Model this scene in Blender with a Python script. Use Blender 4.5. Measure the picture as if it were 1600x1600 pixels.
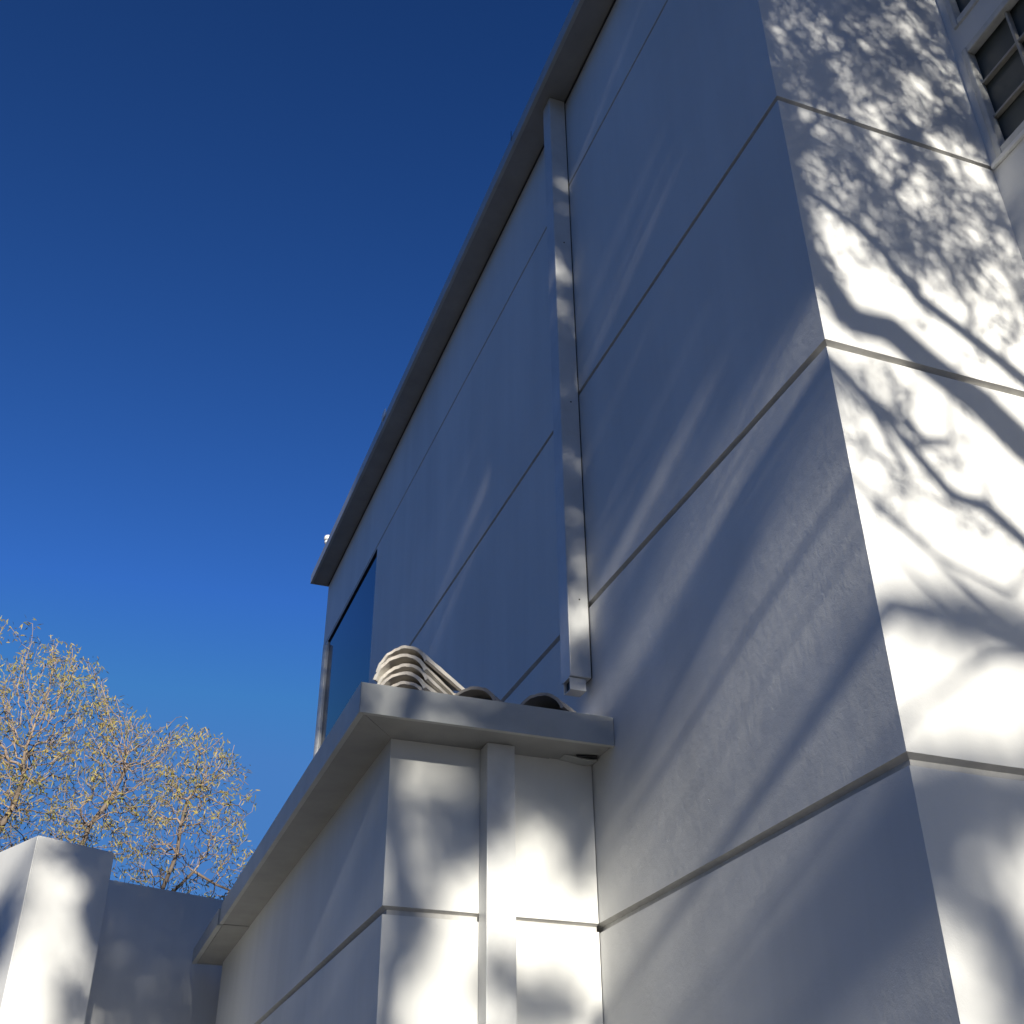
import bpy, bmesh, math, random
import numpy as np
from mathutils import Vector, Matrix

scene = bpy.context.scene
for o in list(bpy.data.objects):
    bpy.data.objects.remove(o)
COL = scene.collection
EYE = 1.6                                   # eye height; the plan below is given relative to the eye

# ------------------------------------------------------------------ camera
cam_data = bpy.data.cameras.new('camera')
cam = bpy.data.objects.new('camera', cam_data)
COL.objects.link(cam)
yaw, pitch, roll = 0.35951, 0.56765, -0.00800
f = Vector((math.sin(yaw)*math.cos(pitch), math.cos(yaw)*math.cos(pitch), math.sin(pitch)))
r = Vector((math.cos(yaw), -math.sin(yaw), 0))
u = r.cross(f)
r2 = r*math.cos(roll) + u*math.sin(roll)
u2 = -r*math.sin(roll) + u*math.cos(roll)
m = Matrix((r2, u2, -f)).transposed().to_4x4()
m.translation = Vector((0, 0, EYE))
cam.matrix_world = m
cam_data.sensor_width = 36
cam_data.lens = 36*1822.5/1600
cam_data.clip_start = 0.05
cam_data.clip_end = 2000
scene.camera = cam

# ------------------------------------------------------------------ sun and sky
SX, SZ = 0.083, 0.33                        # towards the sun: (-SX, -1, SZ)
sun_dir = Vector((-SX, -1, SZ)).normalized()
sun_el = math.asin(sun_dir.z)
sun_az = math.atan2(sun_dir.x, sun_dir.y)
w = bpy.data.worlds.new('World')
scene.world = w
w.use_nodes = True
nt = w.node_tree
nt.nodes.clear()
sky = nt.nodes.new('ShaderNodeTexSky')
sky.sky_type = 'NISHITA'
sky.sun_disc = False
sky.sun_elevation = sun_el
sky.sun_rotation = sun_az % (2*math.pi)
sky.altitude = 1700
sky.air_density = 0.85
sky.dust_density = 0.15
sky.ozone_density = 3.2
bg = nt.nodes.new('ShaderNodeBackground')
bg.inputs['Strength'].default_value = 0.064
out = nt.nodes.new('ShaderNodeOutputWorld')
hs = nt.nodes.new('ShaderNodeHueSaturation')
hs.inputs['Saturation'].default_value = 1.1
nt.links.new(sky.outputs[0], hs.inputs['Color'])
gm = nt.nodes.new('ShaderNodeGamma')        # deep, saturated winter blue
gm.inputs[1].default_value = 1.5
nt.links.new(hs.outputs[0], gm.inputs[0])
cp = nt.nodes.new('ShaderNodeVectorMath')   # keep the glare round the sun from washing the shade out
cp.operation = 'MINIMUM'
cp.inputs[1].default_value = (.72, 2.3, 6.0)
nt.links.new(gm.outputs[0], cp.inputs[0])
nt.links.new(cp.outputs[0], bg.inputs[0])
nt.links.new(bg.outputs[0], out.inputs[0])
sl = bpy.data.lights.new('sun', 'SUN')
sl.energy = 5.0
sl.angle = math.radians(0.53)
sl.color = (1.0, 0.945, 0.82)
so = bpy.data.objects.new('sun', sl)
so.rotation_euler = (-sun_dir).to_track_quat('-Z', 'Y').to_euler()
so.location = (0, -5, 20)
COL.objects.link(so)
scene.view_settings.view_transform = 'Standard'
scene.view_settings.look = 'None'
scene.view_settings.exposure = 0.5
scene.view_settings.gamma = 1.0


# ------------------------------------------------------------------ materials
def mat(name):
    mt = bpy.data.materials.new(name)
    mt.use_nodes = True
    nt = mt.node_tree
    return mt, nt, nt.nodes['Principled BSDF']


def noise(nt, scale, detail=4, rough=.55, vec=None, dist=0):
    n = nt.nodes.new('ShaderNodeTexNoise')
    n.inputs['Scale'].default_value = scale
    n.inputs['Detail'].default_value = detail
    n.inputs['Roughness'].default_value = rough
    n.inputs['Distortion'].default_value = dist
    if vec is not None:
        nt.links.new(vec, n.inputs['Vector'])
    return n


def ramp(nt, src, stops):
    n = nt.nodes.new('ShaderNodeValToRGB')
    el = n.color_ramp.elements
    while len(el) < len(stops):
        el.new(.5)
    for e, (p, c) in zip(el, stops):
        e.position = p
        e.color = (*c, 1)
    nt.links.new(src, n.inputs[0])
    return n


def objvec(nt, scale=(1, 1, 1)):
    tc = nt.nodes.new('ShaderNodeTexCoord')
    mp = nt.nodes.new('ShaderNodeMapping')
    mp.inputs['Scale'].default_value = scale
    nt.links.new(tc.outputs['Object'], mp.inputs['Vector'])
    return mp.outputs[0]


def add_bumps(nt, bs, layers):
    prev = None
    for src, dist, strength in layers:
        b = nt.nodes.new('ShaderNodeBump')
        b.inputs['Distance'].default_value = dist
        b.inputs['Strength'].default_value = strength
        nt.links.new(src, b.inputs['Height'])
        if prev is not None:
            nt.links.new(prev, b.inputs['Normal'])
        prev = b.outputs[0]
    nt.links.new(prev, bs.inputs['Normal'])


def stucco(name, c1, c2, bump=1.0):
    mt, nt, bs = mat(name)
    v = objvec(nt)
    big = noise(nt, 0.9, 3, .5, v)
    streak = noise(nt, 3.0, 5, .6, objvec(nt, (1, 1, .12)))
    mx = nt.nodes.new('ShaderNodeMath'); mx.operation = 'ADD'
    nt.links.new(big.outputs[0], mx.inputs[0]); nt.links.new(streak.outputs[0], mx.inputs[1])
    hf = nt.nodes.new('ShaderNodeMath'); hf.operation = 'MULTIPLY'; hf.inputs[1].default_value = .5
    nt.links.new(mx.outputs[0], hf.inputs[0])
    rp = ramp(nt, hf.outputs[0], [(.33, tuple(x*.93 for x in c1)), (.45, c1), (.62, c2)])
    nt.links.new(rp.outputs[0], bs.inputs['Base Color'])
    bs.inputs['Roughness'].default_value = .62
    bs.inputs['Specular IOR Level'].default_value = .3
    fine = noise(nt, 260, 3, .6, v)
    midn = noise(nt, 38, 4, .62, v, .4)
    und = noise(nt, 3.2, 3, .5, v)
    # scattered trowel chips
    vo = nt.nodes.new('ShaderNodeTexVoronoi'); vo.inputs['Scale'].default_value = 9
    vo.inputs['Randomness'].default_value = 1
    dv = noise(nt, 60, 3, .6, v)
    ad = nt.nodes.new('ShaderNodeMixRGB'); ad.inputs[0].default_value = .06
    nt.links.new(v, ad.inputs[1]); nt.links.new(dv.outputs[1], ad.inputs[2])
    nt.links.new(ad.outputs[0], vo.inputs['Vector'])
    chip = ramp(nt, vo.outputs['Distance'], [(.0, (0, 0, 0)), (.055, (1, 1, 1))])
    gate = noise(nt, 2.1, 2, .5, v)
    gr = ramp(nt, gate.outputs[0], [(.5, (1, 1, 1)), (.62, (0, 0, 0))])
    mxx = nt.nodes.new('ShaderNodeMath'); mxx.operation = 'MAXIMUM'
    nt.links.new(chip.outputs[0], mxx.inputs[0]); nt.links.new(gr.outputs[0], mxx.inputs[1])
    add_bumps(nt, bs, [(und.outputs[0], .008*bump, .6), (midn.outputs[0], .0013*bump, .7),
                       (fine.outputs[0], .0006*bump, .7), (mxx.outputs[0], .0022*bump, .7)])
    return mt


def metal_paint(name, c, rough=.45, bump=.3, spec=.4):
    mt, nt, bs = mat(name)
    v = objvec(nt)
    n = noise(nt, 5, 5, .6, v)
    rp = ramp(nt, n.outputs[0], [(.3, tuple(x*.80 for x in c)), (.7, c)])
    nt.links.new(rp.outputs[0], bs.inputs['Base Color'])
    bs.inputs['Roughness'].default_value = rough
    bs.inputs['Specular IOR Level'].default_value = spec
    n2 = noise(nt, 120, 3, .5, v)
    n3 = noise(nt, 2.5, 2, .5, v)
    add_bumps(nt, bs, [(n3.outputs[0], .01, .35*bump), (n2.outputs[0], .0008, bump)])
    return mt


def plain(name, c, rough=.5, spec=.5, metallic=0):
    mt, nt, bs = mat(name)
    n = noise(nt, 30, 3, .6, objvec(nt))
    rp = ramp(nt, n.outputs[0], [(.3, tuple(x*.85 for x in c)), (.7, c)])
    nt.links.new(rp.outputs[0], bs.inputs['Base Color'])
    bs.inputs['Roughness'].default_value = rough
    bs.inputs['Specular IOR Level'].default_value = spec
    bs.inputs['Metallic'].default_value = metallic
    return mt


M_WALL = stucco('white_stucco', (.68, .68, .67), (.75, .75, .74))
M_ANNEX = stucco('annex_stucco', (.70, .70, .68), (.77, .77, .75), .5)
M_GARDEN = stucco('garden_wall_stucco', (.66, .66, .65), (.74, .74, .73), .6)
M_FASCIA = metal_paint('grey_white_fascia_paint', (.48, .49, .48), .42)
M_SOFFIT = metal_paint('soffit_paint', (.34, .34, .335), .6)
M_PIPE = metal_paint('white_downpipe_paint', (.66, .665, .66), .35, .35)
M_WHITE = plain('bright_white_paint', (.8, .8, .78), .3)
M_FRAME = plain('window_frame_paint', (.60, .60, .58), .4)
M_BARS = plain('glazing_bar_paint', (.40, .38, .34), .5)
M_DARK = plain('black_gasket_and_shade', (.012, .012, .014), .5)  # real gaskets and screws, plus painted dark in gaps and spout mouth
M_WIRE = plain('dark_wire', (.04, .04, .045), .6)


def glass(name, c, rough, spec=.5):
    mt, nt, bs = mat(name)
    bs.inputs['Base Color'].default_value = (*c, 1)
    bs.inputs['Roughness'].default_value = rough
    bs.inputs['IOR'].default_value = 1.5
    bs.inputs['Specular IOR Level'].default_value = spec
    n = noise(nt, 1.3, 2, .5, objvec(nt))
    add_bumps(nt, bs, [(n.outputs[0], .01, .12)])
    return mt


M_GLASS = glass('blue_window_glass', (.004, .010, .03), .04, .28)
M_GLASS2 = glass('dark_obscured_glass', (.075, .085, .08), .28, .4)


def tile_mat():
    mt, nt, bs = mat('whitewashed_clay')
    v = objvec(nt)
    n = noise(nt, 14, 6, .65, v)
    rp = ramp(nt, n.outputs[0], [(.27, (.34, .17, .10)), (.31, (.55, .50, .44)), (.5, (.64, .60, .54)), (.75, (.72, .69, .63))])
    nt.links.new(rp.outputs[0], bs.inputs['Base Color'])
    bs.inputs['Roughness'].default_value = .85
    bs.inputs['Specular IOR Level'].default_value = .2
    n2 = noise(nt, 60, 5, .7, v)
    add_bumps(nt, bs, [(n2.outputs[0], .004, .6)])
    return mt


M_JOINT = plain('grey_joint', (.58, .57, .55), .9, .2)  # joint faces in the grooves, greyer than the wall
M_TILE = tile_mat()
M_TILE2 = plain('shaded_grey_clay', (.36, .34, .32), .85, .2)  # shade on the single tiles put into a greyer clay colour


def bark_mat(name, a, b):
    mt, nt, bs = mat(name)
    n = noise(nt, 6, 4, .6, objvec(nt))
    rp = ramp(nt, n.outputs[0], [(.35, a), (.65, b)])
    nt.links.new(rp.outputs[0], bs.inputs['Base Color'])
    bs.inputs['Roughness'].default_value = .85
    return mt


def leaf_mat(name, stops, scale=3):
    mt, nt, bs = mat(name)
    g = nt.nodes.new('ShaderNodeNewGeometry')
    n = noise(nt, scale, 3, .6, objvec(nt))
    ad = nt.nodes.new('ShaderNodeMath'); ad.operation = 'MULTIPLY_ADD'
    ad.inputs[1].default_value = .45
    nt.links.new(g.outputs['Random Per Island'], ad.inputs[0])
    sb = nt.nodes.new('ShaderNodeMath'); sb.operation = 'SUBTRACT'; sb.inputs[1].default_value = .22
    nt.links.new(n.outputs[0], sb.inputs[0])
    nt.links.new(sb.outputs[0], ad.inputs[2])
    rp = ramp(nt, ad.outputs[0], stops)
    nt.links.new(rp.outputs[0], bs.inputs['Base Color'])
    bs.inputs['Roughness'].default_value = .6
    bs.inputs['Specular IOR Level'].default_value = .25
    tr = nt.nodes.new('ShaderNodeBsdfTranslucent')
    nt.links.new(rp.outputs[0], tr.inputs[0])
    mx = nt.nodes.new('ShaderNodeMixShader'); mx.inputs[0].default_value = .25
    nt.links.new(bs.outputs[0], mx.inputs[1]); nt.links.new(tr.outputs[0], mx.inputs[2])
    nt.links.new(mx.outputs[0], nt.nodes['Material Output'].inputs[0])
    return mt


M_TWIG = bark_mat('pale_twig_bark', (.20, .145, .105), (.36, .27, .205))
M_BARK = bark_mat('grey_brown_bark', (.10, .075, .055), (.2, .155, .12))
M_LEAF = leaf_mat('yellowing_willow_leaf', [(.1, (.13, .16, .055)), (.35, (.28, .27, .08)), (.6, (.44, .34, .10)), (.85, (.50, .38, .14))])
M_LEAFD = leaf_mat('green_leaf', [(.1, (.04, .07, .02)), (.8, (.09, .12, .035))])


# ------------------------------------------------------------------ building helpers
def W(p):
    return (p[0], p[1], p[2] + EYE)


def link(name, me, material, parent=None):
    o = bpy.data.objects.new(name, me)
    COL.objects.link(o)
    if material is not None:
        me.materials.append(material)
    if parent is not None:
        o.parent = parent
        o.matrix_parent_inverse = parent.matrix_world.inverted()
    return o


def from_bm(name, bm, material, parent=None, smooth=False):
    bmesh.ops.recalc_face_normals(bm, faces=bm.faces)
    me = bpy.data.meshes.new(name)
    bm.to_mesh(me)
    bm.free()
    if smooth:
        for p in me.polygons:
            p.use_smooth = True
    return link(name, me, material, parent)


def thing(name, label, cat, loc, group=None):
    o = bpy.data.objects.new(name, None)
    COL.objects.link(o)
    o.location = W(loc)
    o.empty_display_size = .2
    bpy.context.view_layer.update()
    return tag(o, label, cat, group)


def tag(o, label, cat, group=None):
    o['label'] = label
    o['category'] = cat
    o['kind'] = 'thing'
    if group:
        o['group'] = group
    return o


def box(bm, x0, x1, y0, y1, z0, z1, bev=0.0):
    vs = [bm.verts.new(W((x, y, z))) for x in (x0, x1) for y in (y0, y1) for z in (z0, z1)]
    idx = [(0, 1, 3, 2), (4, 6, 7, 5), (0, 4, 5, 1), (2, 3, 7, 6), (0, 2, 6, 4), (1, 5, 7, 3)]
    fs = [bm.faces.new([vs[i] for i in q]) for q in idx]
    if bev:
        es = set()
        for q in fs:
            es.update(q.edges)
        bmesh.ops.bevel(bm, geom=list(es), offset=bev, segments=2, profile=.6, affect='EDGES')


def boxobj(name, dims, material, parent=None, bev=0.004):
    bm = bmesh.new()
    box(bm, *dims, bev=bev)
    return from_bm(name, bm, material, parent)


def groove_profile(z0, z1, grooves):
    """(z, inset) from bottom to top; grooves = [(z, height, depth)], top flat, chamfered lower lip"""
    pr = [(z0, 0)]
    for z, h, d in sorted(grooves):
        pr += [(z-h*.5-.001, 0), (z-h*.5+.002, d), (z+h*.22, d), (z+h*.5, 0)]
    pr.append((z1, 0))
    return pr


def outline_wall(name, path, z0, z1, grooves, material, parent, holes=(), seed=1, wob=.0012, jag=.0):
    """Wall skin swept round a plan outline. path = [(x,y)...] with the outside on the right-hand side.
    holes = [(segment, s0, s1, z0, z1, depth)]"""
    rnd = random.Random(seed)
    pr = groove_profile(z0, z1, grooves)
    zs = set(z for z, _ in pr)
    for h in holes:
        zs.add(h[3]); zs.add(h[4])
    zs = sorted(zs)

    def inset(z):
        for (za, ia), (zb, ib) in zip(pr, pr[1:]):
            if za <= z <= zb and zb > za:
                return ia + (ib-ia)*(z-za)/(zb-za)
        return 0
    ins = [inset(z) for z in zs]
    P = [Vector(p) for p in path]
    n = len(P)
    seg_n = []
    for a, b in zip(P, P[1:]):
        d = (b-a).normalized()
        seg_n.append(Vector((-d.y, d.x)))         # inward normal (left of travel)
    bm = bmesh.new()
    cache = {}
    holef = []
    for si, (a, b) in enumerate(zip(P, P[1:])):
        L = (b-a).length
        d = (b-a)/L
        nn = seg_n[si]
        ss = {0.0, L}
        k = max(1, int(L/.22))
        for i in range(1, k):
            ss.add(round(L*i/k, 4))
        for h in holes:
            if h[0] == si:
                ss = {s for s in ss if not (abs(s-h[1]) < .05 or abs(s-h[2]) < .05) or s in (0.0, L)}
        for h in holes:
            if h[0] == si:
                ss.add(h[1]); ss.add(h[2])
        ss = sorted(ss)

        def offs(s, i):
            q = ins[i]
            if s == 0.0 and si > 0:
                mm = (seg_n[si-1]+nn); mm = mm/mm.dot(nn)
                o2 = mm*q
            elif s == L and si < n-2:
                mm = (seg_n[si+1]+nn); mm = mm/mm.dot(nn)
                o2 = mm*q
            else:
                o2 = nn*q
            return o2
        grid = {}
        for s in ss:
            for i, z in enumerate(zs):
                p2 = a+d*s+offs(s, i)
                key = (round(p2.x, 5), round(p2.y, 5), round(z, 5))
                if key not in cache:
                    jz = 0
                    if ins[i] > 0 or (0 < i < len(zs)-1):
                        jz = rnd.uniform(-1, 1)*wob
                    cache[key] = bm.verts.new(W((p2.x, p2.y, z+jz)))
                grid[s, i] = cache[key]
        for s0, s1 in zip(ss, ss[1:]):
            for i in range(len(zs)-1):
                sm, zm = (s0+s1)/2, (zs[i]+zs[i+1])/2
                if any(h[0] == si and h[1] < sm < h[2] and h[3] < zm < h[4] for h in holes):
                    continue
                vs = [grid[s0, i], grid[s1, i], grid[s1, i+1], grid[s0, i+1]]
                try:
                    fc = bm.faces.new(vs)
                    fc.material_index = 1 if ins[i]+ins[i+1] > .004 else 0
                except ValueError:
                    pass
        for h in holes:
            if h[0] != si:
                continue
            c = [a+d*h[1], a+d*h[2]]
            dp = nn*h[5]
            quad = [(c[0], h[3]), (c[1], h[3]), (c[1], h[4]), (c[0], h[4])]
            for (p, z), (q, z2) in zip(quad, quad[1:]+quad[:1]):
                vs = [bm.verts.new(W((p.x, p.y, z))), bm.verts.new(W((q.x, q.y, z2))),
                      bm.verts.new(W((q.x+dp.x, q.y+dp.y, z2))), bm.verts.new(W((p.x+dp.x, p.y+dp.y, z)))]
                bm.faces.new(vs)
    me = bpy.data.meshes.new(name)
    bm.to_mesh(me)
    bm.free()
    o = link(name, me, material, parent)
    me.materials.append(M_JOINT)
    return o


# ------------------------------------------------------------------ ground
bm = bmesh.new()
vs = [bm.verts.new((x, y, 0)) for x, y in ((-600, -600), (600, -600), (600, 600), (-600, 600))]
bm.faces.new(vs)
mt, nt_, bs = mat('pale_gravel')
v = objvec(nt_)
n1 = noise(nt_, 25, 6, .7, v)
n2 = noise(nt_, .4, 3, .5, v)
rp = ramp(nt_, n1.outputs[0], [(.3, (.07, .065, .055)), (.7, (.11, .10, .085))])
nt_.links.new(rp.outputs[0], bs.inputs['Base Color'])
bs.inputs['Roughness'].default_value = .9
add_bumps(nt_, bs, [(n1.outputs[0], .02, .6)])
ground = from_bm('ground', bm, mt)
ground['kind'] = 'structure'

# ------------------------------------------------------------------ main house
XW, Y0, XR, YE = 1.8, 2.144, 2.714, 9.80      # long wall plane, pier face, window wall plane, far corner
EAVE = 5.44
house = thing('house', 'tall white stucco house with horizontal grooves, boxed downpipe and projecting corner pier', 'house', (XW, Y0, -EYE))
GR = [(-.2, .036, .016), (.985, .032, .022), (2.269, .027, .020), (3.378, .022, .018), (4.775, .016, .014)]
WIN = (1, 3)
L3 = YE-Y0
path = [(7, .3), (XR, .3), (XR, Y0), (XW, Y0), (XW, YE), (7, YE), (7, .3)]
# this outline runs with the outside on its left, so travel it backwards
path = path[::-1]
# segments reversed: 0:(7,.3)->(7,YE) 1:(7,YE)->(XW,YE) 2:(XW,YE)->(XW,Y0) 3:(XW,Y0)->(XR,Y0) 4:(XR,Y0)->(XR,.3) 5
GY0, GY1 = 7.84, 9.60
GZ0, GZ1 = 2.60, 4.752
holes = [(2, YE-GY1, YE-GY0, GZ0, GZ1, .06),
         (4, Y0-2.085, Y0-1.08, 3.405, 3.985, .07),
         (4, Y0-2.085, Y0-1.08, 4.165, 4.74, .07)]


def flip_path_wall(*a, **k):
    return outline_wall(*a, **k)


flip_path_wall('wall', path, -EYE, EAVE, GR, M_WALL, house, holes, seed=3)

# eaves: roof > fascia, soffit
bm = bmesh.new()
box(bm, 1.66, 7.2, Y0-.14, YE+.02, EAVE+.035, EAVE+.075)
box(bm, XR-.05, 7.2, .15, Y0-.15, EAVE+.035, EAVE+.075)
roof = from_bm('roof', bm, M_SOFFIT, house)
XO = 1.628
bm = bmesh.new()
for ya, yb, jx in ((Y0-.18, 4.75, 0), (4.753, 7.23, .001), (7.233, YE+.035, -.001)):
    box(bm, XO+jx, XO+.022, ya, yb, EAVE-.002, EAVE+.092, bev=.002)
box(bm, XO+.023, 7.2, YE+.021, YE+.035, EAVE-.002, EAVE+.092, bev=.002)
box(bm, XO+.023, XR-.1, Y0-.18, Y0-.16, EAVE-.002, EAVE+.092, bev=.002)
from_bm('fascia', bm, M_FASCIA, roof)
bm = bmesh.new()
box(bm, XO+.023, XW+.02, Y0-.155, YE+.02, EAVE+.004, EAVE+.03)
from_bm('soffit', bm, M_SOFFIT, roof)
# black strip painted as the shadow gap between wall head and soffit
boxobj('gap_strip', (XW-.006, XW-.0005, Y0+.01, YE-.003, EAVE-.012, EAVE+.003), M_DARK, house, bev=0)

# boxed downpipe on the long wall
PY0, PY1, PX = 3.888, 3.985, 1.703
dp = boxobj('downpipe', (PX, XW-.006, PY0, PY1, 1.935, EAVE+.002), M_PIPE, house, bev=.004)
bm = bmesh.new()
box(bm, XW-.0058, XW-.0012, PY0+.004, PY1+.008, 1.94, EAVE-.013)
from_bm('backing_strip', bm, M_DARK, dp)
bm = bmesh.new()
# open outlet elbow tipping out and down: four sides of a small chute
a0 = (1.722, 3.90, 1.94); tilt = (-.055, .0, -.045)
def chute(bm, x0, x1, y0, y1, z0, z1, dx, dz, th=.004):
    # walls of a tube from the top mouth (z1) towards (dx,dz)
    c = [(x0, y0), (x1, y0), (x1, y1), (x0, y1)]
    i = [(x0+th, y0+th), (x1-th, y0+th), (x1-th, y1-th), (x0+th, y1-th)]
    top = [bm.verts.new(W((x, y, z1))) for x, y in c]
    bot = [bm.verts.new(W((x+dx, y, z0+(0 if k in (1, 2) else dz)))) for k, (x, y) in enumerate(c)]
    it = [bm.verts.new(W((x, y, z1))) for x, y in i]
    ib = [bm.verts.new(W((x+dx, y, z0+(0 if k in (1, 2) else dz)))) for k, (x, y) in enumerate(i)]
    for k in range(4):
        j = (k+1) % 4
        bm.faces.new((top[k], top[j], bot[j], bot[k]))
        bm.faces.new((it[j], it[k], ib[k], ib[j]))
        bm.faces.new((bot[k], bot[j], ib[j], ib[k]))
box(bm, 1.700, 1.760, 3.900, 3.957, 1.928, 1.9315)
box(bm, 1.706, 1.760, 3.900, 3.957, 1.880, 1.8835)
box(bm, 1.703, 1.760, 3.897, 3.8998, 1.880, 1.9315)
box(bm, 1.703, 1.760, 3.9572, 3.960, 1.880, 1.9315)
box(bm, 1.7602, 1.772, 3.897, 3.960, 1.880, 1.9315)
from_bm('spout', bm, M_PIPE, dp)
bm = bmesh.new()
box(bm, 1.715, 1.7595, 3.9002, 3.9568, 1.884, 1.9275)  # black block painted as the dark inside of the spout
from_bm('spout_mouth_dark', bm, M_DARK, dp)
bm = bmesh.new()
box(bm, 1.772, 1.792, 3.915, 3.945, 1.70, 1.795, bev=.004)
from_bm('outlet_stub', bm, M_PIPE, dp)
for zz in (2.28, 3.31, 4.33):
    boxobj('screw', (1.752, 1.758, PY0-.002, PY0+.002, zz, zz+.006), M_DARK, dp, bev=0)

# big blue corner window on the long wall
win = boxobj('window', (XW+.022, XW+.05, GY0+.001, GY1-.001, GZ1-.018, GZ1-.001), M_FRAME, house, bev=.002)
bm = bmesh.new()
box(bm, XW+.004, XW+.03, GY0, GY0+.012, GZ0, GZ1-.02)
box(bm, XW-.0015, XW+.02, GY0+.005, GY1, GZ1-.008, GZ1-.0012)
box(bm, XW+.018, XW+.03, GY0+.013, GY1-.01, GZ1-.055, GZ1-.019)
from_bm('gasket', bm, M_DARK, win)
bm = bmesh.new()
box(bm, XW+.012, XW+.020, GY0+.013, GY1-.01, GZ0+.01, GZ1-.03)
from_bm('pane', bm, M_GLASS, win)
# rounded bright jamb at the far side of the window
bm = bmesh.new()
pts = []
for k in range(9):
    t = math.pi*k/8
    pts.append((XW-.002-.032*math.sin(t), 9.635-.035*math.cos(t)))
for z0, z1 in ((GZ0, GZ1-.035),):
    lo = [bm.verts.new(W((x, y, z0))) for x, y in pts]
    hi = [bm.verts.new(W((x+.012*0, y, z1))) for x, y in pts]
    for k in range(8):
        bm.faces.new((lo[k], lo[k+1], hi[k+1], hi[k]))
    bm.faces.new(hi)
from_bm('jamb', bm, M_WHITE, win, smooth=False)

# small paned windows on the return wall
def paned_window(z0, z1, rows, lab):
    ya, yb = 1.08, 2.085
    bm = bmesh.new()
    x0, x1 = XR-.012, XR+.03
    e = .010
    box(bm, x0, x1, ya-.02, ya+e, z0-.02, z1+.02, bev=.006)
    box(bm, x0, x1, yb-e*.6, yb+.02, z0-.02, z1+.02, bev=.006)
    box(bm, x0+.002, x1-.002, ya+e+.0006, yb-e*.6-.0006, z0-.02, z0+.016, bev=.006)
    box(bm, x0+.002, x1-.002, ya+e+.0006, yb-e*.6-.0006, z1-.016, z1+.02, bev=.006)
    fr = from_bm('window', bm, M_FRAME, house)
    bm = bmesh.new()
    h = (z1-z0)/rows
    for k in range(1, rows):
        box(bm, XR+.012, XR+.034, ya+.004, yb-.004, z0+k*h-.0055, z0+k*h+.0055, bev=.003)
    for k in range(1, 5):
        yy = yb-.2*k
        box(bm, XR+.010, XR+.032, yy-.0055, yy+.0055, z0+.004, z1-.004, bev=.003)
    from_bm('glazing_bars', bm, M_BARS, fr)
    bm = bmesh.new()
    box(bm, XR+.036, XR+.042, ya-.01, yb+.01, z0-.01, z1+.01)
    from_bm('pane', bm, M_GLASS2, fr)
paned_window(3.405, 3.985, 3, '')
paned_window(4.165, 4.74, 3, '')
boxobj('window_sill', (XR-.016, XR-.0005, 1.02, 2.138, 3.360, 3.382), M_WALL, house, bev=.006)

# ------------------------------------------------------------------ annex
AX, AY, AE = 1.0, 3.933, 7.968
AS = 1.592
annex = thing('annex', 'low white stucco annex with grey boxed eaves in front of the tall house', 'annex', (AX, AY, -EYE))
apath = [(XW-.003, AY), (AX, AY), (AX, AE), (XW-.003, AE)][::-1]
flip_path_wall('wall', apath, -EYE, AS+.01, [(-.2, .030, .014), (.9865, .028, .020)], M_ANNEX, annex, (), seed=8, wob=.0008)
FX, FY = .829, 3.721
aroof = None
bm = bmesh.new()
# sloping deck behind the fascia, one sheet with thickness
box(bm, FX+.03, XW-.004, FY+.03, 8.04, AS+.03, AS+.062)
aroof = from_bm('roof', bm, plain('roof_membrane', (.32, .31, .3), .8, .3), annex)
T = .02
bm = bmesh.new()
def prism(bm, quad, z0, z1):
    lo = [bm.verts.new(W((x, y, z0))) for x, y in quad]
    hi = [bm.verts.new(W((x, y, z1))) for x, y in quad]
    k = len(quad)
    for i in range(k):
        j = (i+1) % k
        bm.faces.new((lo[i], lo[j], hi[j], hi[i]))
    bm.faces.new(lo[::-1]); bm.faces.new(hi)
prism(bm, [(FX, FY), (XW-.003, FY), (XW-.003, FY+T), (FX+T, FY+T)], AS, AS+.112)
from_bm('front_fascia', bm, M_FASCIA, aroof)
bm = bmesh.new()
prism(bm, [(FX-.001, FY+.0015), (FX+T-.001, FY+T+.0015), (FX+T-.001, 6.965), (FX-.001, 6.965)], AS+.0005, AS+.114)
from_bm('side_fascia', bm, M_FASCIA, aroof)
bm = bmesh.new()
prism(bm, [(FX-.012, 6.968), (FX+T-.004, 6.968), (FX+T-.004, 8.062), (FX-.012, 8.062)], AS-.004, AS+.088)
prism(bm, [(FX+T, 8.045), (XW-.003, 8.045), (XW-.003, 8.062), (FX+T, 8.062)], AS-.004, AS+.088)
from_bm('far_fascia', bm, M_FASCIA, aroof)
bm = bmesh.new()
g = .0012
prism(bm, [(FX+T+.001+g, FY+T+.001), (1.62, FY+T+.001), (1.62, AY+.012), (AX+.012+g, AY+.012)], AS+.003, AS+.02)
prism(bm, [(1.6202, FY+T+.001), (XW-.003, FY+T+.001), (XW-.003, AY+.012), (1.6202, AY+.012)], AS+.0055, AS+.02)
prism(bm, [(FX+T+.001, FY+T+.001+g), (AX+.012, AY+.012+g), (AX+.012, 6.965), (FX+T+.001, 6.965)], AS+.003, AS+.02)
prism(bm, [(FX+T+.001, 6.968), (AX+.012, 6.968), (AX+.012, 8.044), (FX+T+.001, 8.044)], AS+.000, AS+.018)
prism(bm, [(AX+.0125, AE-.01), (XW-.004, AE-.01), (XW-.004, 8.044), (AX+.0125, 8.044)], AS+.000, AS+.018)
from_bm('soffit', bm, M_SOFFIT, aroof)
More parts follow.
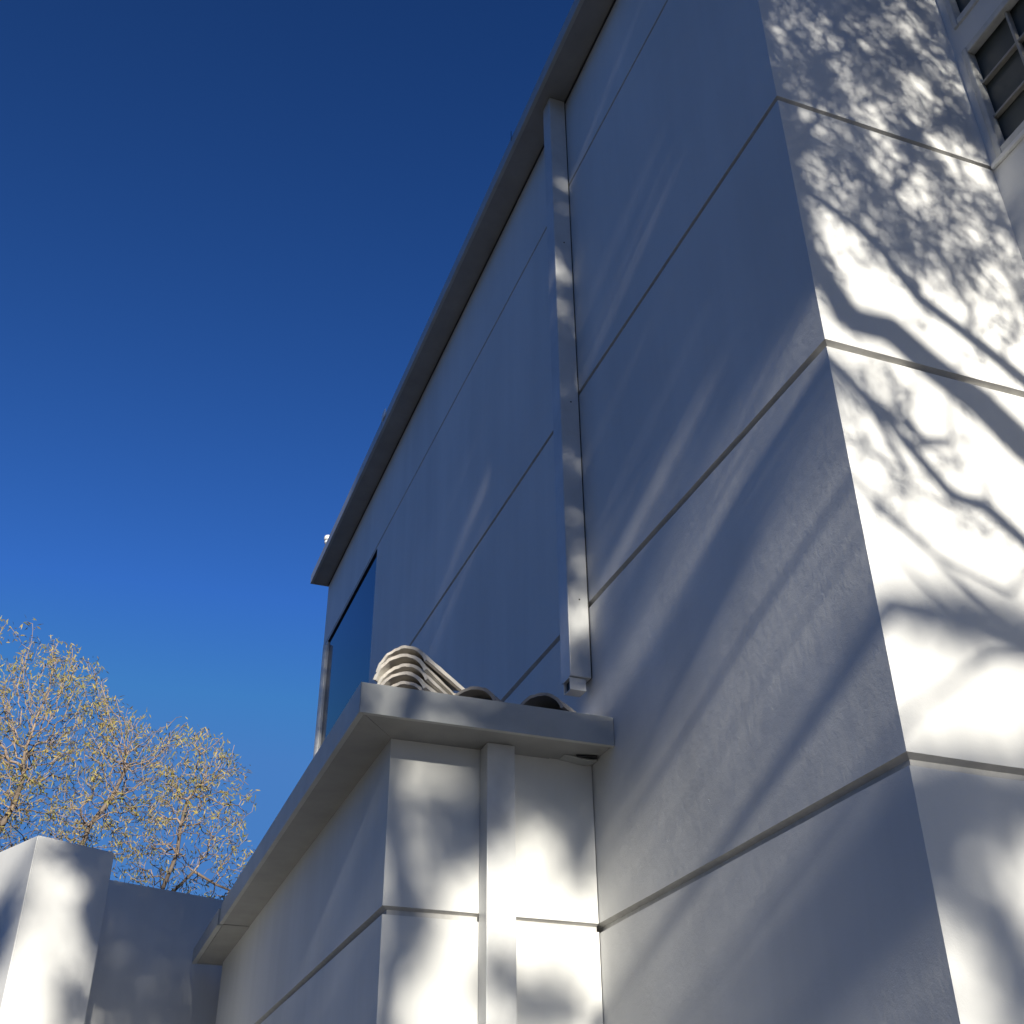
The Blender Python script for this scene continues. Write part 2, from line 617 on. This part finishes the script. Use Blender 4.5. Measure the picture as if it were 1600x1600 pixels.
# warped lip of the soffit board at the tall wall
bm = bmesh.new()
cur = [(1.66, .001), (1.70, -.003), (1.735, -.008), (1.765, -.010), (XW-.004, -.006)]
lo = []
for x, dz in cur:
    lo.append([bm.verts.new(W((x, yy, AS+.002+dz+q))) for yy in (FY+.15, AY-.002) for q in (0, .004)])
for p, q in zip(lo, lo[1:]):
    bm.faces.new((p[0], q[0], q[2], p[2])); bm.faces.new((p[1], p[3], q[3], q[1]))
    bm.faces.new((p[0], p[1], q[1], q[0])); bm.faces.new((p[2], q[2], q[3], p[3]))
from_bm('soffit_lip', bm, M_FASCIA, aroof)
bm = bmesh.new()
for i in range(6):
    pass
prism(bm, [(1.70, FY+.135), (1.78, FY+.12), (1.794, FY+.148), (1.71, FY+.149)], AS-.0005, AS+.0025)  # black wedge painted as the dark of the open gap
from_bm('soffit_gap_dark', bm, M_DARK, aroof)

# annex boxed downpipe
boxobj('downpipe', (1.342, 1.450, 3.847, AY-.001, -EYE+.15, AS+.002), M_PIPE, annex, bev=.004)

# ------------------------------------------------------------------ loose barrel tiles on the annex roof
def tile_mesh(seed):
    rnd = random.Random(seed)
    bm = bmesh.new()
    nseg, nl = 18, 8
    L = .40
    ro0, ro1, th = .117, .104, .012
    rows = []
    chipp = [rnd.uniform(-.004, .004) for _ in range(nseg+1)]
    for j in range(nl+1):
        t = j/nl
        ro = ro0+(ro1-ro0)*t
        row = []
        for k in range(nseg+1):
            a = math.radians(18)+(math.pi-math.radians(36))*k/nseg
            xx = L*t+(chipp[k] if j in (0, nl) else 0)
            w_ = 1+rnd.uniform(-.012, .012)
            row.append((bm.verts.new((xx, -math.cos(a)*ro*w_, math.sin(a)*ro*w_)),
                        bm.verts.new((xx, -math.cos(a)*(ro-th), math.sin(a)*(ro-th)))))
        rows.append(row)
    for j in range(nl):
        for k in range(nseg):
            a, b, c, d = rows[j][k], rows[j][k+1], rows[j+1][k+1], rows[j+1][k]
            bm.faces.new((a[0], b[0], c[0], d[0]))
            bm.faces.new((a[1], d[1], c[1], b[1]))
        for k in (0, nseg):
            a, d = rows[j][k], rows[j+1][k]
            bm.faces.new((a[0], d[0], d[1], a[1]))
    for j in (0, nl):
        for k in range(nseg):
            a, b = rows[j][k], rows[j][k+1]
            bm.faces.new((a[0], a[1], b[1], b[0]))
    bmesh.ops.recalc_face_normals(bm, faces=bm.faces)
    me = bpy.data.meshes.new('clay_roof_tile')
    bm.to_mesh(me); bm.free()
    for p in me.polygons:
        p.use_smooth = True
    me.set_sharp_from_angle(angle=math.radians(38))
    me.materials.append(M_TILE if seed < 4 else M_TILE2)
    return me


tmesh = [tile_mesh(s) for s in range(6)]
DECK = AS+.0625
hd = math.radians(90-45)
def tile(x, y, z, label, k, da=0.0, slide=0.0, tip=0.0):
    o = bpy.data.objects.new('clay_roof_tile', tmesh[k])
    COL.objects.link(o)
    a = hd+da
    o.location = W((x+math.cos(a)*slide, y+math.sin(a)*slide, z))
    o.rotation_euler = (0, tip, a)
    tag(o, label, 'roof tile', 'barrel tiles lying on the annex roof')
words = ['lowest', 'second from the bottom', 'third from the bottom', 'fourth from the bottom', 'fifth from the bottom', 'topmost']
for k in range(6):
    tile(.998+.004*(k % 2), 3.845, DECK-.022+k*.0355, 'whitewashed clay tile, %s of the nested pile at the annex roof corner' % words[k],
         k % 4, da=[0, .02, -.02, .02, .03, -.02][k], slide=[0, .003, -.002, .004, -.006, -.003][k])
tile(1.22, 3.98, DECK+.055, 'pale clay tile just behind the pile, between it and the single tiles', 1, da=.05)
tile(1.22, 3.98, DECK+.02, 'lower pale clay tile just behind the pile, under another', 2, da=-.02)
tile(1.275, 3.85, DECK+.034, 'greyish clay tile with open arch, next right of the nested pile', 4, da=-.05)
tile(1.290, 3.905, DECK-.012, 'clay tile nested under the greyish arch next to the pile', 3, da=-.05)
tile(1.545, 3.85, DECK+.048, 'greyish clay tile with open arch, nearest the downpipe spout', 5, da=-.12)
tile(1.566, 3.90, DECK+.0, 'clay tile nested under the arch nearest the downpipe spout', 1, da=-.1)

# ------------------------------------------------------------------ small things on the main roof
def lathe(bm, c, prof, n=20):
    rings = []
    for rr, z in prof:
        rings.append([bm.verts.new(W((c[0]+rr*math.cos(2*math.pi*k/n), c[1]+rr*math.sin(2*math.pi*k/n), c[2]+z))) for k in range(n)])
    for a, b in zip(rings, rings[1:]):
        for k in range(n):
            bm.faces.new((a[k], a[(k+1) % n], b[(k+1) % n], b[k]))
    bm.faces.new(rings[0][::-1]); bm.faces.new(rings[-1])
vent = thing('roof_vent', 'small white two-lobed vent cap at the far end of the high roof edge', 'roof vent', (1.655, 9.25, EAVE+.075))
bm = bmesh.new(); lathe(bm, (1.655, 9.25, EAVE+.075), [(.022, 0), (.022, .04), (.032, .05), (.032, .068), (.022, .074)])
from_bm('vent_collar', bm, M_WHITE, vent)
bm = bmesh.new(); lathe(bm, (1.655, 9.25, EAVE+.151), [(.022, 0), (.036, .006), (.040, .026), (.033, .046), (.012, .053)])
from_bm('vent_cap', bm, M_WHITE, vent)
bm = bmesh.new(); box(bm, 1.618, 1.627, 7.1, 7.19, EAVE+.06, EAVE+.125, bev=.002)
tag(from_bm('edge_clip', bm, M_WHITE), 'small pale clip standing on the high fascia halfway along', 'clip')
bm = bmesh.new(); lathe(bm, (1.622, 4.28, EAVE+.05), [(.002, 0), (.002, .06), (.0015, .085)], 6)
tag(from_bm('wire_stub', bm, M_WIRE), 'thin dark wire stub sticking up from the high fascia', 'wire')

# ------------------------------------------------------------------ garden wall and pillar
pillar = None
p0 = Vector((-.227, 7.15)); dr = Vector((.44, .215)).normalized(); dl = Vector((-dr.y, dr.x))
GZ = 2.05
gw = thing('garden_wall', 'white stucco boundary wall behind the annex, with a square pillar in front of its end', 'garden wall', (p0.x, p0.y, -EYE))
bm = bmesh.new()
a = p0; b = p0+dr*.49; c = b+dl*.55; d = a+dl*.55
prism(bm, [tuple(a), tuple(b), tuple(c), tuple(d)], -EYE, GZ)
bmesh.ops.bevel(bm, geom=[e for e in bm.edges], offset=.006, segments=2, affect='EDGES')
from_bm('pillar', bm, M_GARDEN, gw)
q0 = Vector((.25, 8.0)); dq = Vector((.72, .26)).normalized(); dn = Vector((-dq.y, dq.x))
s = q0-dq*.23
e_ = q0+dq*3.2
bm = bmesh.new()
prism(bm, [tuple(s), tuple(e_), tuple(e_+dn*.2), tuple(s+dn*.2)], -EYE, GZ)
from_bm('wall', bm, M_GARDEN, gw)
bm = bmesh.new()
s2 = a+dl*.5502
prism(bm, [tuple(a+dl*.5502+dr*.12), tuple(a+dl*.5502+dr*.32), tuple(a+dl*4+dr*.32), tuple(a+dl*4+dr*.12)], -EYE, GZ-.02)
from_bm('return_wall', bm, M_GARDEN, gw)


# ------------------------------------------------------------------ trees
def grow(nodes, parents, attr, step, influence, kill, iters, rng, jitter=.25, bias=(0, 0, 0)):
    nodes = [np.array(p, float) for p in nodes]
    parents = list(parents)
    A = np.array(attr)
    bias = np.array(bias, float)
    N = np.array(nodes)
    D = np.linalg.norm(A[:, None]-N[None], axis=2)
    near = D.argmin(1); dist = D.min(1)
    alive = dist > kill
    for _ in range(iters):
        idx = np.where(alive & (dist < influence))[0]
        if len(idx) == 0:
            break
        new = []
        order = np.argsort(near[idx])
        idx = idx[order]
        uniq, st = np.unique(near[idx], return_index=True)
        for k, nd in enumerate(uniq):
            grp = idx[st[k]:(st[k+1] if k+1 < len(st) else len(idx))]
            dv = A[grp]-nodes[nd]
            dv /= np.linalg.norm(dv, axis=1)[:, None]+1e-9
            g_ = dv.mean(0)+bias+rng.normal(0, jitter, 3)
            g_ /= np.linalg.norm(g_)+1e-9
            new.append((nd, nodes[nd]+g_*step))
        base = len(nodes)
        for nd, p in new:
            nodes.append(p); parents.append(int(nd))
        NP = np.array([p for _, p in new])
        live = np.where(alive)[0]
        D = np.linalg.norm(A[live][:, None]-NP[None], axis=2)
        mn = D.min(1); am = D.argmin(1)
        upd = mn < dist[live]
        dist[live[upd]] = mn[upd]
        near[live[upd]] = am[upd]+base
        alive[live[mn < kill]] = False
        if len(nodes) > 20000:
            break
    return nodes, parents


def radii(nodes, parents, tip, power=2.3, fixed=None):
    n = len(nodes)
    acc = np.zeros(n)
    kids = np.zeros(n, int)
    for i in range(n-1, -1, -1):
        if kids[i] == 0:
            acc[i] = tip**power
        if parents[i] >= 0:
            acc[parents[i]] += acc[i]
            kids[parents[i]] += 1
    r_ = acc**(1/power)
    if fixed:
        for k, val in fixed.items():
            r_[k] = max(r_[k], val)
    return r_, kids


def branch_mesh(name, nodes, parents, rad, pick, material, parent):
    V, F = [], []
    for i, p in enumerate(parents):
        if p < 0 or not pick(i):
            continue
        a = np.array(nodes[p]); b = np.array(nodes[i])
        d = b-a; L = np.linalg.norm(d)
        if L < 1e-6:
            continue
        d /= L
        up = np.array([0, 0, 1.0]) if abs(d[2]) < .9 else np.array([1.0, 0, 0])
        x = np.cross(d, up); x /= np.linalg.norm(x); y = np.cross(d, x)
        k = 8 if rad[i] > .03 else (5 if rad[i] > .01 else 3)
        b0 = len(V)
        ra = min(rad[p], rad[i]*1.35); rb = rad[i]
        a = a-d*ra*.3; b = b+d*rb*.3
        for q in range(k):
            c_, s_ = math.cos(2*math.pi*q/k), math.sin(2*math.pi*q/k)
            o_ = x*c_+y*s_
            V.append(tuple(a+o_*ra)); V.append(tuple(b+o_*rb))
        for q in range(k):
            j = (q+1) % k
            F.append((b0+2*q, b0+2*j, b0+2*j+1, b0+2*q+1))
        F.append(tuple(b0+2*q+1 for q in range(k)))
    me = bpy.data.meshes.new(name)
    me.from_pydata([(v[0], v[1], v[2]+EYE) for v in V], [], F)
    for p in me.polygons:
        p.use_smooth = True
    return link(name, me, material, parent)


def leaf_mesh(name, P, rng, length, width, material, parent, droop=.3, taper=True):
    """P = leaf base points; each leaf a slim pointed blade of its own"""
    n = len(P)
    P = np.array(P)
    d = rng.normal(0, 1, (n, 3)); d[:, 2] -= droop*2
    d /= np.linalg.norm(d, axis=1)[:, None]
    s_ = np.cross(d, rng.normal(0, 1, (n, 3))); s_ /= np.linalg.norm(s_, axis=1)[:, None]
    nn = np.cross(d, s_)
    L = length*rng.uniform(.6, 1.25, n)[:, None]; w_ = width*rng.uniform(.7, 1.2, n)[:, None]
    v0 = P; v1 = P+d*L*.45+s_*w_*.5+nn*L*.05; v2 = P+d*L; v3 = P+d*L*.45-s_*w_*.5+nn*L*.05
    V = np.stack([v0, v1, v2, v3], 1).reshape(-1, 3); V[:, 2] += EYE
    F = np.arange(4*n).reshape(n, 4)
    me = bpy.data.meshes.new(name)
    me.vertices.add(4*n); me.vertices.foreach_set('co', V.ravel())
    me.loops.add(4*n); me.loops.foreach_set('vertex_index', F.ravel())
    me.polygons.add(n)
    me.polygons.foreach_set('loop_start', np.arange(0, 4*n, 4))
    me.update(calc_edges=True)
    me.validate()
    return link(name, me, material, parent)


# --- the tree beyond the garden wall
rng = np.random.default_rng(11)
# crown lobes: (x, y, z, rx, ry, rz, count)
lobes = [(-.62, 14.0, 5.55, .75, 1.0, .72, 1500), (-1.50, 14.0, 5.15, .95, 1.2, .90, 1200), (.18, 13.9, 4.55, .90, 1.2, .80, 1800),
         (.95, 13.9, 4.98, .78, .8, .50, 1000), (1.15, 13.9, 4.05, .72, 1.0, .75, 1150), (-.7, 14.2, 4.3, 1.2, 1.2, .95, 1800),
         (-2.6, 14.2, 4.9, 1.2, 1.3, 1.4, 700), (1.62, 13.8, 4.65, .35, .4, .38, 130), (-1.30, 13.8, 6.40, .45, .3, .12, 30),
         (.45, 13.9, 4.85, .5, .6, .4, 260), (.25, 14.0, 5.25, .45, .6, .32, 220), (.35, 14.0, 3.3, 1.4, 1.0, .6, 500), (1.75, 13.9, 3.6, .4, .6, .5, 170)]
att = []
for (x, y, z, rx, ry, rz, c) in lobes:
    q = rng.normal(0, 1, (c, 3)); q /= np.linalg.norm(q, axis=1)[:, None]
    q *= rng.uniform(.15, 1, (c, 1))**.45
    att.append(q*np.array([rx, ry, rz])+np.array([x, y, z]))
att = np.concatenate(att)
base = [(-.35, 14.2, -EYE), (-.33, 14.2, -1.0), (-.3, 14.2, -.5)]
nodes = list(base); par = [-1, 0, 1]
def limb(nodes, par, start, pts):
    prev = start
    for p in pts:
        a = np.array(nodes[prev]); b = np.array(p)
        k = max(1, int(np.linalg.norm(b-a)/.25))
        for j in range(1, k+1):
            nodes.append(tuple(a+(b-a)*j/k+rng.normal(0, .025, 3))); par.append(prev); prev = len(nodes)-1
    return prev
limb(nodes, par, 2, [(-.75, 14.2, .8), (-1.0, 14.1, 2.3), (-.95, 14.0, 3.4), (-.72, 13.9, 4.6)])
limb(nodes, par, 2, [(-.1, 14.1, 1.0), (-.25, 14.0, 2.4), (-.2, 13.9, 3.3), (.1, 13.8, 4.1), (.35, 13.8, 4.8)])
limb(nodes, par, 2, [(.25, 14.2, .9), (.7, 14.1, 2.3), (.85, 13.9, 3.2), (1.05, 13.9, 3.9), (1.1, 13.9, 4.6)])
j0 = len(nodes)-6
limb(nodes, par, j0, [(1.25, 13.8, 3.75), (1.75, 13.8, 3.5)])
limb(nodes, par, 2, [(-1.3, 14.3, .9), (-2.1, 14.2, 2.7), (-2.4, 14.1, 4.0)])
nodes, par = grow(nodes, par, att, .085, 1.6, .112, 150, rng, jitter=.27, bias=(.10, 0, .12))
rad, kids = radii(nodes, par, .0034, 2.75)
tree = thing('desert_willow_tree', 'sparse tree with pale tangled twigs and yellowing leaves beyond the garden wall', 'tree', (-.35, 14.2, -EYE))
branch_mesh('trunk', nodes, par, rad, lambda i: rad[i] > .017, M_BARK, tree)
branch_mesh('twigs', nodes, par, rad, lambda i: rad[i] <= .017, M_TWIG, tree)
NA = np.array(nodes)
thin = np.where(rad < .0062)[0]
clump = np.sin(NA[:, 0]*3.1+1)*np.sin(NA[:, 2]*3.7)*.5+np.sin(NA[:, 1]*4+NA[:, 0]*2)*.3
LP = []
for i in thin:
    pr_ = .24+.62*clump[i]+(.14 if NA[i, 2] > 5.2 else 0)+(.35 if kids[i] == 0 else 0)
    if rng.random() < pr_:
        for _ in range(rng.integers(3, 11)):
            LP.append(NA[i]+rng.normal(0, .042, 3))
leaf_mesh('crown', LP, rng, .074, .015, M_LEAF, tree, droop=.5)


def sm(x, a_, b_):
    t = min(1, max(0, (x-a_)/(b_-a_)))
    return t*t*(3-2*t)


# --- trees on the street side: they stand behind the viewer and dapple the walls
def S(u_, v_, t):
    return np.array([u_-SX*t, Y0-t, v_+SZ*t])


# unseen evergreen screen, added on the left to keep sky light off the walls
hedge = thing('hedge', 'tall dark evergreen hedge along the left-hand boundary', 'hedge', (-6.6, -2, -EYE))
rngh = np.random.default_rng(3)
n_ = 24000
hp = np.stack([rngh.uniform(-7.3, -5.9, n_), rngh.uniform(-14, 7.0, n_), rngh.uniform(-1.6, 7.4, n_)], 1)
hp[:, 2] += .25*np.sin(hp[:, 1]*1.7)+.15*np.sin(hp[:, 1]*4.1)
hp[:n_//2, 0] = -5.9+rngh.normal(0, .08, n_//2)
leaf_mesh('foliage', hp, rngh, .24, .13, M_LEAFD, hedge)
bm = bmesh.new()
for yy in np.arange(-13.5, 7, .9):
    lathe(bm, (-6.6, yy, -EYE), [(.06, 0), (.05, 1.5), (.03, 5.2), (.01, 8.4)], 7)
from_bm('stem', bm, M_BARK, hedge)

# (1) spreading tree close to the house
rng = np.random.default_rng(5)
nodes = [S(3.5, -3.55, 6.0)]
nodes[0][2] = -EYE
par = [-1]
limb(nodes, par, 0, [S(3.45, -1.5, 6.0), S(3.3, .2, 5.9)])
trunk_top = len(nodes)-1
limb_r = {}
def guided(start, pts, r0, r1):
    k0 = len(nodes)
    end = limb(nodes, par, start, pts)
    n_ = len(nodes)-k0
    for j in range(n_):
        limb_r[k0+j] = r0+(r1-r0)*j/max(1, n_-1)
    return k0, end
for k in range(len(nodes)):
    limb_r[k] = .13
A = [(3.0, 1.35), (2.62, 1.93), (2.46, 2.06), (2.33, 2.17), (2.19, 2.28), (2.05, 2.38), (1.93, 2.43), (1.85, 2.50), (1.815, 2.70), (1.81, 3.1)]
a0, a1 = guided(trunk_top, [S(u_, v_, 6.2) for u_, v_ in A], .105, .050)
B = [(2.75, 2.12), (2.54, 2.33), (2.44, 2.40), (2.34, 2.48), (2.21, 2.58), (2.07, 2.74), (1.97, 2.83), (1.86, 2.96), (1.80, 3.08)]
b0, b1 = guided(a0+5, [S(u_, v_, 4.6) for u_, v_ in B], .045, .022)
C = [(2.9, 1.2), (2.5, 1.6), (2.36, 1.71), (2.27, 1.79), (2.14, 1.81), (2.04, 1.92), (1.97, 2.03), (1.89, 2.13), (1.80, 2.22)]
c0, c1 = guided(trunk_top, [S(u_, v_, 4.8) for u_, v_ in C], .044, .018)
guided(c0+12, [S(2.10, 1.95, 4.9), S(2.07, 2.12, 4.9), S(2.0, 2.25, 4.9)], .016, .008)
guided(c0+12, [S(2.0, 1.78, 4.9), S(1.88, 1.83, 4.9)], .014, .008)
guided(c0+10, [S(2.2, 2.0, 5.0), S(2.22, 2.2, 5.0)], .014, .007)
guided(c0+6, [S(2.2, 1.55, 5.3), S(2.02, 1.6, 5.3), S(1.9, 1.72, 5.3)], .012, .006)
# low limbs reaching past the corner: their shade runs in long streaks down the side wall
guided(c1, [S(1.72, 2.02, 4.9), S(1.66, 1.90, 5.0)], .018, .012)
def at_node(u_, v_, t):
    q = S(u_, v_, t)
    return int(np.argmin([np.linalg.norm(np.array(n_)-q) for n_ in nodes]))
g0, g1 = guided(c0+3, [S(2.75, 1.22, 5.8), S(2.6, 1.27, 6.5), S(2.3, 1.38, 6.6), S(2.05, 1.42, 6.6), S(1.85, 1.39, 6.5), S(1.76, 1.35, 6.4), S(1.66, 1.27, 6.3), S(1.58, 1.18, 6.3)], .052, .022)
guided(at_node(2.3, 1.38, 6.6), [S(2.1, 1.52, 6.5), S(1.95, 1.68, 6.3), S(1.84, 1.77, 6.1), S(1.76, 1.78, 6.0), S(1.66, 1.74, 6.0)], .011, .013)
guided(at_node(2.05, 1.42, 6.6), [S(1.95, 1.50, 6.5), S(1.86, 1.57, 6.3), S(1.78, 1.60, 6.2), S(1.68, 1.58, 6.2)], .009, .007)
guided(at_node(2.3, 1.38, 6.6), [S(2.1, 1.30, 6.8), S(1.95, 1.18, 7.0), S(1.84, 1.08, 7.0), S(1.74, 1.02, 7.0), S(1.62, .96, 7.0)], .010, .014)
guided(b0+4, [S(2.62, 3.0, 5.7), S(2.45, 3.6, 5.8), S(2.3, 4.3, 5.9)], .02, .008)
guided(b0+9, [S(2.15, 3.0, 5.4), S(2.12, 3.5, 5.5), S(2.0, 4.1, 5.5)], .014, .006)
guided(a0+3, [S(3.1, 2.6, 6.2), S(2.9, 3.5, 6.2), S(2.8, 4.5, 6.2)], .04, .015)
# attractors fill the crown except for the gaps
GAPS = [(1.84, 2.9, .05, .14, .4), (1.86, 3.75, .06, .16, .2), (2.12, 3.75, .04, .20, .1), (2.23, 3.45, .04, .17, .1), (2.50, 3.75, .05, .12, .2),
        (2.50, 3.42, .06, .16, .25), (2.62, 3.38, .05, .15, .2), (2.02, 2.62, .05, .07, -.3), (2.12, 2.5, .07, .06, -.3), (2.25, 2.45, .06, .05, -.3),
        (2.45, 2.60, .10, .07, -.3), (2.60, 2.45, .12, .14, 0), (2.35, 3.15, .05, .14, .2), (1.93, 2.62, .05, .10, .3), (2.6, 2.9, .06, .2, .1)]
def gapf(u_, v_, gaps):
    g_ = 0
    for (gu, gv, ru, rv, sh) in gaps:
        du = (u_-gu)+sh*(v_-gv); dv_ = v_-gv
        g_ = max(g_, math.exp(-((du/ru)**2+(dv_/rv)**2)))
    return g_
att = []
while len(att) < 2600:
    u_, v_ = rng.uniform(1.76, 3.1), rng.uniform(2.35, 5.0)
    if v_ < 2.75 and rng.random() < .75:
        continue
    if rng.random() < gapf(u_, v_, GAPS)*1.15:
        continue
    att.append(S(u_, v_, rng.uniform(3.0, 5.6)))
for _ in range(420):
    att.append(S(rng.uniform(1.8, 2.35), rng.uniform(1.62, 2.25), rng.uniform(4.0, 5.2)))
nodes, par = grow(nodes, par, np.array(att), .09, 1.2, .11, 90, rng, jitter=.35)
rad, kids = radii(nodes, par, .0028, 2.3)
for k, val in limb_r.items():
    rad[k] = val
t1 = thing('spreading_street_tree', 'spreading half-bare tree behind the viewer that dapples the corner pier', 'tree', tuple(nodes[0]))
branch_mesh('trunk', nodes, par, rad, lambda i: True, M_BARK, t1)
NA = np.array(nodes)
LP = []
for i in np.where(rad < .006)[0]:
    uu = NA[i, 0]+SX*(Y0-NA[i, 1]); vv = NA[i, 2]-SZ*(Y0-NA[i, 1])
    if vv < 2.7:
        pr_ = .12
    else:
        pr_ = .9
    pr_ *= 1-.9*gapf(uu, vv, GAPS)
    if rng.random() < pr_:
        for _ in range(rng.integers(6, 14)):
            LP.append(NA[i]+rng.normal(0, .045, 3))
def streaky(u_, v_):
    a_ = u_+.32*v_
    return (math.sin(a_*19+1.3*math.sin(v_*3.1))+.8*math.sin(a_*41+2*math.sin(v_*5.7+u_*3)+1)+.6*math.sin(v_*8+a_*11)+.5*math.sin(v_*17-a_*9))/2.9
k_ = 0
while k_ < 17000:
    u_, v_ = rng.uniform(1.78, 3.1), rng.uniform(2.45, 5.0)
    dens = .33+1.15*streaky(u_, v_)+.22*sm(v_, 3.1, 4.0)+.25*sm(u_, 2.15, 1.85)*sm(v_, 3.0, 3.4)
    dens *= .30+.70*sm(v_, 2.75, 3.25)
    dens *= 1-min(1, 1.1*gapf(u_, v_, GAPS))
    if rng.random() < dens:
        LP.append(S(u_, v_, 3.6+2.8*rng.random()**1.2))
        k_ += 1
leaf_mesh('crown', LP, rng, .060, .0135, M_LEAFD, t1, droop=.6)


def leafy_tree(name, label, seed, dark, urange, vrange, trange, n, size, base_uv, limbs):
    rng = np.random.default_rng(seed)
    pts = []
    while len(pts) < n:
        m_ = 4000
        U = rng.uniform(*urange, m_); V_ = rng.uniform(*vrange, m_); K = rng.random(m_)
        for a_, b_, k_ in zip(U, V_, K):
            if k_ < dark(a_, b_):
                pts.append(S(a_, b_, rng.uniform(*trange)))
                if len(pts) >= n:
                    break
    pts = np.array(pts)
    tm = sum(trange)/2
    nd = [S(base_uv[0], base_uv[1], tm)]
    nd[0][2] = -EYE
    pr_ = [-1]
    globals()['rng'] = rng
    for L_ in limbs:
        limb(nd, pr_, 0 if L_[0] == 0 else len(nd)-L_[0], [S(a_, b_, tm) for a_, b_ in L_[1]])
    sub = pts[rng.choice(len(pts), min(450, len(pts)), replace=False)]
    nd, pr_ = grow(nd, pr_, sub, .22, 2.5, .3, 60, rng, jitter=.2)
    rd, _ = radii(nd, pr_, .005, 2.2)
    rd = np.minimum(rd, .16)
    t_ = thing(name, label, 'tree', tuple(nd[0]))
    branch_mesh('trunk', nd, pr_, rd, lambda i: True, M_BARK, t_)
    leaf_mesh('crown', pts, rng, size[0], size[1], M_LEAFD, t_, droop=.2)


# (2) dense tree shading the long wall
H2 = [(1.55, 5.24, .030, .07, 0), (1.54, 4.72, .034, .08, 0), (1.48, 4.50, .03, .06, 0), (1.60, 5.40, .03, .10, 0),
      (1.60, 4.74, .022, .06, 0), (1.60, 4.40, .022, .06, 0), (1.60, 3.98, .015, .05, 0),
      (1.61, 3.10, .035, .08, 0), (1.61, 2.80, .045, .10, 0), (1.775, 2.64, .04, .07, 0), (1.74, 2.73, .035, .07, 0), (1.70, 2.82, .03, .07, 0), (1.735, 3.08, .014, .06, 0), (1.66, 3.5, .012, .08, 0), (1.70, 4.1, .010, .10, 0),
      (1.158, 6.0, .040, .9, 0), (-.17, 3.12, .03, .08, 0)]
H2 = [(a_, b_, ru*(1.35 if abs(a_-1.605) < .02 else 1.7), rv*(1.35 if abs(a_-1.605) < .02 else 1.6), sh) if abs(a_-1.158) > .01 else (a_, b_, .06, rv, sh) for a_, b_, ru, rv, sh in H2 if a_ > .5]
def dark2(a_, b_):
    lo = 2.62+.25*sm(a_, .9, .4)+.1*math.sin(a_*9)
    if a_ < 1.66:
        lo += .25*sm(a_, 1.05, 1.3)-.2*sm(a_, 1.42, 1.52)
    e = sm(b_, lo-.06, lo+.06)
    e *= 1-sm(a_, 1.79, 1.86)*(1-.5*sm(b_, 4.2, 5))
    e *= sm(a_, -.44+.25*sm(b_, 3.6, 2.8)-.2*sm(b_, 3.5, 3.9), -.22+.20*sm(b_, 3.6, 2.8)-.2*sm(b_, 3.5, 3.9))
    e *= 1-sm(b_, 7.0, 7.6)
    return e*(1-min(1, 1.2*gapf(a_, b_, H2)))
leafy_tree('dense_street_tree', 'dense leafy tree behind the viewer that shades the long wall', 21, dark2, (-1.3, 2.6), (2.4, 7.6), (7.8, 10.0),
           46000, (.110, .052), (.9, -4.4),
           [(0, [(.9, .5), (.85, 2.6), (.8, 4.2)]), (9, [(1.5, 4.8)]), (14, [(.2, 4.4), (-.2, 4.9)])])

# (3) far tree whose shade falls in soft blots low on the walls
B3 = [(1.03, 1.95, .10, .07), (1.27, 2.37, .2, .06), (1.6, 2.62, .1, .05), (1.62, 2.50, .10, .06), (1.5, 2.12, .3, .05), (1.13, 1.82, .11, .09), (.96, 1.60, .07, .12), (1.46, 2.03, .18, .09), (1.58, 1.84, .06, .12), (1.24, 1.95, .08, .10), (.93, 1.44, .06, .07),
      (1.25, 1.36, .07, .06), (1.44, 1.32, .12, .07), (1.0, 1.0, .12, .1), (1.3, 1.0, .15, .12),
      (1.68, 1.90, .02, .06), 
      (1.95, 1.40, .12, .035), (2.15, 1.42, .16, .045), (2.45, 1.36, .2, .05),
      (1.83, .88, .07, .075), (1.95, .90, .10, .08), (2.15, .93, .14, .06), (2.4, .95, .14, .08), (1.87, .76, .055, .07), (1.95, .62, .055, .08),
      (2.02, .46, .06, .1), (1.77, .80, .03, .09), (1.74, .70, .02, .07), (2.1, .25, .1, .15), (1.8, .15, .1, .12), (1.6, .5, .1, .15),
      (.66, 1.75, .14, .40), (.55, 2.35, .12, .35), (.72, 1.2, .08, .25), (1.0, 2.2, .12, .035), (1.3, 2.22, .2, .05), (1.6, 2.22, .15, .05),
      (-.30, 2.95, .05, .12), (-.26, 3.35, .07, .12), (-.50, 3.66, .12, .05), (-.75, 3.3, .08, .2), (-.32, 2.6, .05, .1)]
def dark3(a_, b_):
    s_ = 0
    for (gu, gv, ru, rv) in B3:
        s_ += math.exp(-(((a_-gu)/ru)**2+((b_-gv)/rv)**2)*1.0)
    return min(1, s_)**1.3*(.58 if a_ < 1.64 and b_ < 2.1 else 1)
leafy_tree('distant_street_tree', 'farther leafy tree behind the viewer whose shade falls low on the walls', 33, dark3, (-1.2, 2.9), (-.1, 3.9), (14.5, 17.5),
           13000, (.09, .04), (.6, -6.6),
           [(0, [(.6, -2.0), (.7, .2), (.9, 1.2)]), (9, [(1.6, 1.0), (2.1, .9)]), (12, [(-.2, 2.4)])])
